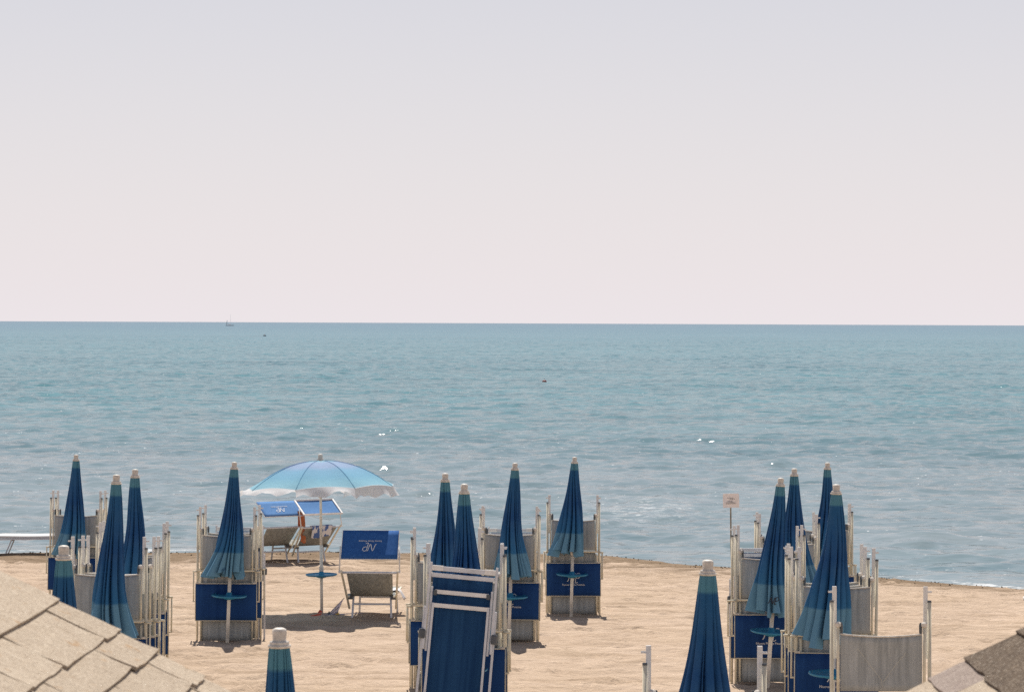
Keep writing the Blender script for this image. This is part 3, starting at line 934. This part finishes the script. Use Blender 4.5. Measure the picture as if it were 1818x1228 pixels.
# ------------------------------------------------------------------ reclined sunbeds in use
def recliner(x, y, rz, label, print_=True, frame_out=False, shade_dz=0.0, shade_tilt=40.0, metal='rail', shade_rx=0.0):
    o = empty('reclined_sunbed', (x, y, gz(x, y)), (0, 0, R(rz)))
    Wm, Ra = M['grey_metal'], M[metal]
    for s in (-1, 1):
        MB().bar((s * .335, -.10, .350), (s * .335, 1.36, .330), .030, .026).build('side_rail', Ra, o)
        MB().bar((s * .290, -.02, -.03), (s * .275, .07, .345), .030, .024).build('leg', Wm, o)
        MB().bar((s * .290, 1.22, -.05), (s * .275, 1.16, .33), .030, .024).build('leg', Wm, o)
        MB().bar((s * .345, .16, .145), (s * .412, -.44, .765), .030, .024).build('backrest_rail', Ra, o)
        MB().box((s * .322, .03, .335), (.085, .10, .075)).build('hinge_block', M['cap_grey'], o)
    MB().bar((-.275, .035, .225), (.275, .035, .225), .028, .022).build('stretcher', Wm, o)
    MB().bar((-.275, 1.19, .200), (.275, 1.19, .200), .028, .022).build('stretcher', Wm, o)
    MB().tube([(-.40, -.42, .735), (.40, -.42, .735)], .018, 8).build('top_bar', Wm, o, True)
    def back(u, v):
        w = .335 - .025 * (1 - v)
        sag = .05 * math.sin(math.pi * v) * (1 - (2 * u - 1) ** 2)
        return ((u - .5) * 2 * w, .0 - .415 * v + sag * -.5, .350 + .375 * v - sag)
    MB().slab(back, 12, 8, (0, -.7, -.7), .005).build('backrest_fabric', M['mesh_dark'], o, True)
    def seat(u, v): return ((u - .5) * .62, .02 + 1.30 * v, .345 - .03 * math.sin(math.pi * v) * (1 - (2 * u - 1) ** 2))
    MB().slab(seat, 8, 12, (0, 0, 1), .005).build('seat_fabric', M['mesh_dark'], o, True)
    # sunshade: panel on two arms above the headrest, its upper edge tipped seaward
    ca, sa = math.cos(R(shade_tilt)), math.sin(R(shade_tilt))
    z0, y0 = .905 + shade_dz, -.50
    def pt(u, v): return Vector(((u - .5) * .82, y0 + .50 * v * sa, z0 + .50 * v * ca))
    nrm = Vector((0, -ca, sa))
    sh = MB().slab(lambda u, v: tuple(pt(u, v) - nrm * (.02 if frame_out else .006) * math.sin(math.pi * u) * math.sin(math.pi * v)), 10, 6, nrm, .006)
    sh = sh.build('sunshade', M['shade_mid' if abs(rz) < 5 else 'shade_sunlit'], o, True)
    if frame_out:
        fr = MB(); cs = [pt(0, 0), pt(1, 0), pt(1, 1), pt(0, 1)]
        for a, b in zip(cs, cs[1:] + cs[:1]): fr.bar(a + nrm * .012, b + nrm * .012, .034, .024)
        fr.build('sunshade_frame', M['white_metal'], sh)
    else:
        fr = MB(); cs = [pt(0, 0), pt(1, 0), pt(1, 1), pt(0, 1)]
        for a, b in zip(cs, cs[1:] + cs[:1]): fr.tube([a - nrm * .012, b - nrm * .012], .010, 6)
        fr.build('sunshade_frame', M['white_metal'], sh)
    for s in (-1, 1):
        am = pt(.5 + s * .5, .45)
        arm = MB().tube([(s * .440, -.43, .745), (s * .432, am.y - .02, am.z)], .0105, 6)
        arm.tube([(s * .400, -.43, .745), (s * .452, -.43, .745)], .016, 6)
        arm.build('sunshade_arm', M['white_metal'], sh, True)
    if print_:
        # print lies upside down for someone behind the headrest
        rot = Matrix.Rotation(R(-shade_tilt), 4, 'X') @ Matrix.Rotation(math.pi, 4, 'Y')
        for nm, me, v in (('lettering', TXT, .62), ('emblem', LOGO, .40)):
            q = link(nm, me, sh)
            q.matrix_basis = Matrix.Translation(pt(.5, v) + nrm * .006) @ rot
    tag(o, label, 'sunbed')
    return o
recliner(-2.05, 35.62, -1.5, 'reclined sunbed under the open umbrella, its blue sunshade raised', metal='rail', shade_dz=.04)
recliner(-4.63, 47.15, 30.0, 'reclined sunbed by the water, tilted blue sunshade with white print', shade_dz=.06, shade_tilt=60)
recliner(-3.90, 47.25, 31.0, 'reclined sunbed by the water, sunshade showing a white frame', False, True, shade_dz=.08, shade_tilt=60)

# ------------------------------------------------------------------ low white sunbed at the water, far left
def flat_bed(x, y, rz, label):
    o = empty('flat_sunbed', (x, y, gz(x, y)), (0, 0, R(rz)))
    def top(u, v):
        return ((u - .5) * 1.95, (v - .5) * .62, .375 - (.05 * max(0, .22 - u) / .22) + .004 * math.sin(9 * u))
    MB().slab(top, 18, 6, (0, 0, 1), .05).build('mattress', M['white_cloth'], o, True)
    for s in (-1, 1):
        MB().bar((-.97, s * .32, .33), (.97, s * .32, .345), .026, .03).build('side_rail', M['grey_metal'], o)
        for px in (-.30, .75):
            MB().bar((px, s * .27, .33), (px - .16, s * .27, -.05), .026, .022).build('leg', M['grey_metal'], o)
    for px in (-.30, .75):
        MB().bar((px, -.27, .315), (px, .27, .315), .05, .03).build('stretcher', M['cap_grey'], o)
    tag(o, label, 'sunbed')
M['white_cloth'] = textile('bleached_white_fabric', (0.62, 0.61, 0.60), (0.72, 0.71, 0.70), transl=.05, var=.05)
flat_bed(-9.92, 49.65, 4, 'low flat white sunbed at the water by the left edge')
flat_bed(8.72, 36.2, 2, 'end of a low sunbed just inside the right edge of the picture')

# ------------------------------------------------------------------ towels
def towel_mat(name, a, b, sc):
    t = NT(name)
    co = t.n('ShaderNodeTexCoord').outputs['Object']
    f = t.noise(co, sc, 2, .5)
    c = t.mix(t.rng(f, .50, .53), a, b)
    return t.done(t.bsdf(c, .95, 0, .05, t.bump(t.noise(co, 300, 2, .6), .3, .004)).outputs[0])
def draped(name, x, y, rz, pts, width, mat, label, seed):
    """towel hung over a bar: pts is its side profile (local y, z)"""
    o_loc = Vector((x, y, gz(x, y)))
    rr = random.Random(seed); ph = [rr.uniform(0, 6) for _ in range(3)]
    n = len(pts) - 1
    def fn(u, v):
        k = min(int(v * n), n - 1); f = v * n - k
        py, pz = pts[k][0] + (pts[k + 1][0] - pts[k][0]) * f, pts[k][1] + (pts[k + 1][1] - pts[k][1]) * f
        e = abs(2 * v - 1)
        return ((u - .5) * width * (1 - .08 * e) + .012 * math.sin(7 * v + ph[0]), py + .014 * e * math.sin(9 * u + ph[1]), pz - .02 * e * math.sin(5 * u + ph[2]))
    o = MB().slab(fn, 12, 4 * n, (0, -.5, .8), .006).build(name, mat, None, True)
    o.location = o_loc; o.rotation_euler = (0, 0, R(rz))
    tag(o, label, 'towel', 'towels left on the sunbeds')
    return o
M['towel_orange'] = towel_mat('terracotta_towel', (.50, .16, .07), (.55, .26, .14), 9)
M['towel_print'] = towel_mat('white_patterned_towel', (.66, .63, .62), (.10, .16, .34), 7)
M['towel_white'] = towel_mat('white_towel', (.70, .67, .66), (.62, .60, .60), 5)
# terracotta towel over the right rail of the left-hand sunbed
t1 = draped('towel', -4.63, 47.15, 30.0, [(-.52, .44), (-.475, .80), (-.455, 1.00), (-.42, 1.04), (-.40, .98), (-.37, .72)], .13, M['towel_orange'],
            'narrow terracotta towel hanging from a sunshade by the water', 1)
t1.location += Vector((.335, .15, 0))
draped('towel', -3.90, 47.25, 31.0, [(-.40, .54), (-.44, .68), (-.447, .76), (-.415, .775), (-.35, .74), (-.20, .62)], .46, M['towel_print'],
       'white patterned towel over the backrest of the sunbed at the water', 2)
w = draped('towel', -2.05, 35.62, -1.5, [(.12, .352), (.24, .362), (.335, .378), (.385, .36), (.46, .22)], .34, M['towel_white'],
           'white towel corner sticking out beside the sunbed under the umbrella', 3)
w.rotation_euler = (0, 0, R(-88)); w.location += Vector((.0, .70, 0))

# ------------------------------------------------------------------ toy kite lying at the umbrella pole
def film(name, c, al):
    t = NT(name)
    b = t.bsdf(c, .35, 0, .4)
    tr = t.n('ShaderNodeBsdfTranslucent'); t.setv(tr.inputs[0], c)
    tp = t.n('ShaderNodeBsdfTransparent')
    m1 = t.n('ShaderNodeMixShader'); m1.inputs[0].default_value = .5
    t.l(b.outputs[0], m1.inputs[1]); t.l(tr.outputs[0], m1.inputs[2])
    m2 = t.n('ShaderNodeMixShader'); m2.inputs[0].default_value = al
    t.l(tp.outputs[0], m2.inputs[1]); t.l(m1.outputs[0], m2.inputs[2])
    return t.done(m2.outputs[0])
M['film_white'] = film('translucent_white_film', (.66, .60, .68), .75)
M['film_red'] = simple('red_kite_cloth', (.62, .10, .05), .6, var=.1)
M['film_yellow'] = simple('yellow_kite_cloth', (.68, .46, .06), .6, var=.1)
def toy_kite(x, y):
    o = empty('toy_kite', (x, y, gz(x, y)))
    def tri(name, a, b, c, mat, th=.004):
        a, b, c = Vector(a), Vector(b), Vector(c)
        n = (b - a).cross(c - a).normalized() * th
        m_ = MB(); m_.add([a + n, b + n, c + n, a - n, b - n, c - n], [(0, 1, 2), (5, 4, 3), (0, 3, 4, 1), (1, 4, 5, 2), (2, 5, 3, 0)])
        return m_.build(name, mat, o)
    tri('sail', (.02, 0, .02), (.26, .05, .27), (.17, -.02, .05), M['film_white'])
    MB().tube([(.02, 0, .02), (.27, .05, .275)], .0045, 6).build('spar', M['cap_grey'], o)
    MB().tube([(.05, -.01, .02), (.19, .0, .14)], .0035, 6).build('spar', M['cap_grey'], o)
    tri('nose', (.0, -.01, .0), (.075, -.01, .02), (.045, .0, .085), M['cap_grey'])
    tri('wing', (-.23, -.12, .02), (-.06, -.04, .055), (-.10, -.14, .0), M['film_red'])
    tri('wing', (-.13, -.01, .05), (-.05, .02, .06), (-.10, .02, .10), M['film_red'])
    tri('wing', (.09, .0, .03), (.20, -.02, .03), (.17, .01, .085), M['film_yellow'])
    tri('tail', (-.06, -.05, .03), (.56, .10, .045), (.08, -.04, .02), M['film_white'])
    tag(o, 'small red, yellow and white toy kite lying at the open umbrella pole', 'kite')
toy_kite(-2.76, 36.10)

# ------------------------------------------------------------------ notice on a stick
def notice(x, y, top):
    g = gz(x, y)
    o = empty('notice_sign', (x, y, g), (0, R(-1.5), R(5)))
    h = top - g
    MB().tube([(.0, .034, -.2), (-.01, .034, h * .5), (0, .034, h - .05)], .013, 8).build('post', M['post_wood'], o, True)
    b = MB().slab(lambda u, v: ((u - .5) * (.27 - .02 * (v > .9)), .01 * math.sin(3 * u + 2 * v), h - .235 + .235 * v), 6, 6, (0, 1, 0), .008).build('board', M['notice'], o)
    mk = MB(); r = random.Random(3)
    for z, x0, x1 in ((h - .075, -.06, .03), (h - .095, -.02, .055), (h - .130, -.055, .02), (h - .150, -.085, .06), (h - .168, -.085, .075)):
        xx = x0
        while xx < x1:
            w = r.uniform(.008, .022)
            mk.box((xx + w / 2, -.008, z), (w, .004, .006)); xx += w + r.uniform(.002, .006)
    mk.build('print', M['print_faded'], b)
    tag(o, 'small pinkish white notice board on a thin stick near the water', 'sign')
M['post_wood'] = simple('weathered_stick', (.26, .22, .16), .8, var=.3)
M['notice'] = simple('faded_notice_board', (.80, .755, .74), .6, var=.1)
M['print_faded'] = simple('faded_dark_print', (.16, .17, .17), .7)
notice(3.68, 40.0, 1.50)

# ------------------------------------------------------------------ boats and buoys
def sailboat(x, y):
    o = empty('sailing_boat', (x, y, SEA_Z), (0, 0, R(8)))
    def hull(u, v):
        a = (u - .5) * 2
        w = 1.5 * (1 - abs(a) ** 2.6) ** .6 if abs(a) < 1 else 0
        side = math.sin((v - .5) * math.pi)
        return (a * 5.2 + .5 * (1 - abs(side)), w * side, 1.15 + .15 * a - 1.6 * math.cos((v - .5) * math.pi) ** .8)
    hb = MB().grid(hull, 18, 10).build('hull', M['boat_hull'], o, True)
    MB().slab(lambda u, v: ((u - .5) * 9.6, (v - .5) * 2 * 1.3 * max(0, 1 - abs((u - .5) * 2) ** 2.6) ** .6, 1.05 + .1 * u), 12, 4, (0, 0, 1), .1).build('deck', M['boat_hull'], o)
    MB().box((-.4, 0, 1.5), (3.4, 1.5, .7)).build('cabin', M['boat_hull'], o)
    MB().tube([(.8, 0, .9), (.7, 0, 14.2)], [.14, .08], 8).build('mast', M['boat_mast'], o)
    MB().tube([(.8, 0, 2.2), (-3.6, 0, 2.4)], .11, 6).build('boom', M['boat_mast'], o)
    def sail(u, v): return (-3.4 - 1.5 * u * (1 - v) + 0.3 * v, .5 * math.sin(math.pi * u) * (1 - v), 1.6 + 6.4 * v)
    MB().slab(sail, 6, 10, (0, 1, 0), .05).build('sail', M['boat_sail'], o, True)
    tag(o, 'tiny sailing boat with bare mast on the horizon', 'boat')
M['boat_hull'] = simple('pale_hull', (.75, .75, .76), .5)
M['boat_mast'] = simple('pale_mast', (.75, .70, .70), .5)
M['boat_sail'] = simple('grey_sail', (.62, .64, .65), .8)
sailboat(-350.0, 3000.0)
def buoy(x, y, s, mat, label):
    o = empty('mooring_buoy', (x, y, SEA_Z))
    MB().lathe([(.05 * s, -.35 * s), (.30 * s, -.22 * s), (.40 * s, .0), (.32 * s, .22 * s), (.16 * s, .34 * s), (.05 * s, .36 * s)], 16).build('float', mat, o, True)
    MB().tube([(0, 0, .34 * s), (0, 0, .56 * s)], .035 * s, 8).build('lifting_eye', M['cap_grey'], o)
    tag(o, label, 'buoy', 'buoys out on the water')
M['buoy_red'] = simple('dark_red_buoy', (.18, .02, .015), .4)
M['buoy_dark'] = simple('dark_blue_buoy', (.03, .05, .08), .4)
buoy(2.66, 197.0, .52, M['buoy_red'], 'dark red buoy floating in the middle of the sea')
buoy(-84.3, 824.0, 1.4, M['buoy_dark'], 'dark buoy far out below the sailing boat')

# ------------------------------------------------------------------ shingled hut roofs in the foreground
def shingle_mat(name, a, b, stain, st_amt, gran=(.12, .10, .08), gran_amt=.35):
    t = NT(name)
    pos = t.n('ShaderNodeNewGeometry').outputs['Position']
    rnd = t.n('ShaderNodeObjectInfo').outputs['Random']
    f = t.noise(pos, 26, 5, .65); g = t.noise(pos, 420, 2, .7); s = t.noise(pos, 17, 3, .6)
    c = t.mix(t.rng(f, .32, .70), a, b)
    c = t.mix(t.math('MULTIPLY', rnd, .35), c, tuple(x * .80 for x in a))
    c = t.mix(t.rng(s, .62, .72, 0, st_amt), c, stain)
    g2 = t.noise(pos, 130, 3, .75)
    c = t.mix(t.rng(g2, .50, .66, 0, gran_amt * 1.2), c, gran)
    c = t.mix(t.rng(g2, .44, .34, 0, .5), c, (.72, .64, .53))
    c = t.mix(t.rng(g, .42, .66, 0, gran_amt), c, gran)
    nm = t.bump(t.math('ADD', t.math('MULTIPLY', f, .6), t.math('MULTIPLY', g2, .8)), .8, .008)
    return t.done(t.bsdf(c, .95, 0, .1, nm).outputs[0])
M['shingle_beige'] = shingle_mat('beige_granule_shingle', (.50, .405, .305), (.64, .535, .415), (.45, .25, .10), .6, (.20, .15, .11), .42)
M['shingle_pink'] = shingle_mat('pinkish_granule_shingle', (.34, .27, .23), (.44, .36, .31), (.25, .18, .14), .4, (.14, .11, .10), .40)
M['shingle_brown'] = shingle_mat('brown_granule_shingle', (.13, .095, .07), (.22, .165, .12), (.30, .22, .15), .5, (.03, .025, .02), .5)
M['felt'] = simple('black_roofing_felt', (.035, .035, .035), .9)
M['hut_wood'] = simple('painted_hut_boards', (.55, .52, .46), .7, var=.2, scale=5)

def shingle_mesh(w, ln, mat, seed):
    """one tab: local x runs down the slope (0..ln), y along the eave (0..w); edges slightly worn, corner curl"""
    r = random.Random(seed)
    p = [r.uniform(-1, 1) for _ in range(8)]
    nu, nv = 8, 6
    def fn(u, v):
        ex = .0016 * (math.sin(9 * v + p[0] * 3) + .6 * math.sin(23 * v + p[1] * 3)) * (u > .9)
        ey = .0018 * math.sin(11 * u + p[2] * 3)
        curl = (.002 + .003 * max(0, p[3])) * (u ** 3) * (abs(2 * v - 1 + .3 * p[4]) ** 2)
        return (u * ln + ex, .0045 + v * (w - .009) + ey, .0012 * math.sin(7 * u + 5 * v + p[5]) + curl)
    mb = MB().slab(fn, nu, nv, (0, 0, 1), .009)
    return mb.mesh('shingle', mat)

def hut(name, label, side, lines, far_y, zline, joints, kinds, near_y=2.2):
    """lines: x of each course's lower edge from ridge side to eave; zline(x): roof height; side -1 slopes down to the right"""
    o = empty(name, (lines[len(lines) // 2], (near_y + far_y) / 2, 0.4))
    inv = Matrix.Translation(-Vector(o.location))
    x_eave, x_ridge = lines[-1], lines[0] - side * -.0
    sgn = 1 if side < 0 else -1                 # +1: down-slope is +x
    th = R(-1.85)                                # eaves run almost straight out to sea
    pitch = math.atan(.538)
    # deck under the shingles, up to the ridge and a little beyond the eave
    xr, xe = lines[0] - sgn * .25, lines[-1] + sgn * .03
    dk = MB()
    def deck(u, v):
        x = xr + (xe - xr) * u
        y = near_y + (far_y - .012 - near_y) * v
        return (x + (y - far_y) * -math.tan(th), y, zline(x) - .030)
    dk.slab(deck, 4, 4, (0, 0, 1), .03)
    # opposite slope behind the ridge
    def deck2(u, v):
        x = xr - sgn * 1.9 * u
        y = near_y + (far_y - .012 - near_y) * v
        return (x + (y - far_y) * -math.tan(th), y, zline(xr) - .030 - 1.9 * u * .538)
    dk.slab(deck2, 4, 4, (0, 0, 1), .03)
    roof = dk.build('roof', M['felt'], o)
    roof.matrix_basis = inv
    rr = random.Random(17 if side < 0 else 29)
    # shingles, eave course first
    for ci in range(len(lines) - 1, 0, -1):
        xl, xu = lines[ci], lines[ci - 1]
        ln = abs(xl - xu) / math.cos(pitch) + .055
        js = joints.get(ci)
        ys_ = [far_y]
        if js: ys_ += js
        else: ys_ += [far_y - rr.uniform(.10, .40)]
        while ys_[-1] > near_y + .5: ys_.append(ys_[-1] - rr.uniform(.27, .42))
        ys_.append(near_y)
        for ji, (ya, yb) in enumerate(zip(ys_, ys_[1:])):
            kind = kinds.get((ci, ji)) or (rr.choices(['beige', 'pink'], [8, 2])[0] if side < 0 else rr.choices(['beige', 'pink', 'brown'], [4, 3, 4])[0])
            me = shingle_mesh(ya - yb, ln, M['shingle_' + kind], rr.randint(0, 99999))
            s = link('shingle', me, roof)
            # local frame: x down slope, y along eave toward the sea
            dx = Vector((sgn * math.cos(pitch), 0, -math.sin(pitch)))
            # each tab lies on the one below, so it is pitched a hair flatter and its butt stands proud
            n = Vector((sgn * math.sin(pitch), 0, math.cos(pitch)))
            ax = (dx + n * .058).normalized()
            ay = Vector((-math.tan(th), 1, 0)).normalized()
            az = ax.cross(ay) if sgn > 0 else ax.cross(ay)
            if az.z < 0: az = -az
            butt_x = xl + rr.uniform(-.003, .003)
            butt = Vector((butt_x + (yb - far_y) * -math.tan(th), yb, zline(butt_x) + .004 + rr.uniform(0, .003)))
            start = butt - ax * ln
            mt = Matrix.Identity(4)
            for r_ in range(3):
                mt[r_][0], mt[r_][1], mt[r_][2], mt[r_][3] = ax[r_], ay[r_], az[r_], start[r_]
            s.matrix_basis = mt
    # board walls and fascia below, down to the sand
    xw0, xw1 = (xr - sgn * 1.7), (xe - sgn * .20)
    z_top = zline(xe) - .12
    wl_ = MB()
    wl_.box(((xw0 + xw1) / 2, (near_y + far_y) / 2 - .1, (z_top + .3) / 2), (abs(xw1 - xw0), far_y - near_y - .4, z_top - .3))
    ww = wl_.build('wall', M['hut_wood'], o); ww.matrix_basis = inv
    f = MB().box((xe - sgn * .01, (near_y + far_y) / 2, zline(xe) - .11), (.025, far_y - near_y - .05, .12)).build('fascia', M['hut_wood'], o)
    f.matrix_basis = inv
    tag(o, label, 'hut')
    return o

L = [-2.10, -1.97, -1.85, -1.73, -1.61, -1.49, -1.37, -1.104, -.966, -.871, -.759, -.645, -.53]
hut('beach_hut', 'hut roof of worn beige shingles in the lower left corner', -1, L, 6.0, lambda x: 3.598 - .538 * (x + 1.104),
    {7: [4.9], 8: [5.82, 5.36, 5.05], 9: [5.68, 5.15], 10: [5.84, 5.45]}, {(c_, j_): 'beige' for c_ in range(6, 12) for j_ in range(4)})
Rr = [2.15, 2.02, 1.89, 1.76, 1.63, 1.51, 1.385, 1.262, 1.132, 1.044, .93, .81, .70]
hut('beach_hut', 'hut roof of brown and beige shingles in the lower right corner', 1, Rr, 6.0, lambda x: 3.464 + .538 * (x - 1.132),
    {8: [5.68, 5.3], 9: [5.69, 5.3], 10: [5.6], 7: [5.66]}, {(8, 0): 'brown', (8, 1): 'brown', (9, 0): 'pink', (9, 1): 'beige', (10, 0): 'beige', (10, 1): 'pink', (7, 0): 'brown'})

# ------------------------------------------------------------------ tide line
wd = MB(); r = random.Random(12)
for _ in range(700):
    x = r.uniform(-12, 11)
    y = float(shore_y(x)) - abs(r.gauss(.35, .30)) - .05
    s = r.uniform(.008, .026) * (1.7 if r.random() < .06 else 1)
    z = gz(x, y) + .018
    n = 6
    vs = [(x + s * r.uniform(.6, 1.7) * math.cos(6.28 * k / n), y + s * r.uniform(.5, 1) * math.sin(6.28 * k / n), z - .03) for k in range(n)]
    vs += [(x + s * .5 * r.uniform(.4, 1.2) * math.cos(6.28 * k / n), y + s * .5 * math.sin(6.28 * k / n), z + s * r.uniform(.15, .45)) for k in range(n)]
    fs = [(k, (k + 1) % n, n + (k + 1) % n, n + k) for k in range(n)] + [tuple(range(n, 2 * n))]
    wd.add(vs, fs)
M['weed'] = simple('dark_seaweed_scraps', (.07, .05, .032), .8, var=.5, scale=4)
w_ = wd.build('seaweed_scraps', M['weed'])
tag(w_, 'dark scraps of weed strewn along the water line', None, None, 'stuff')
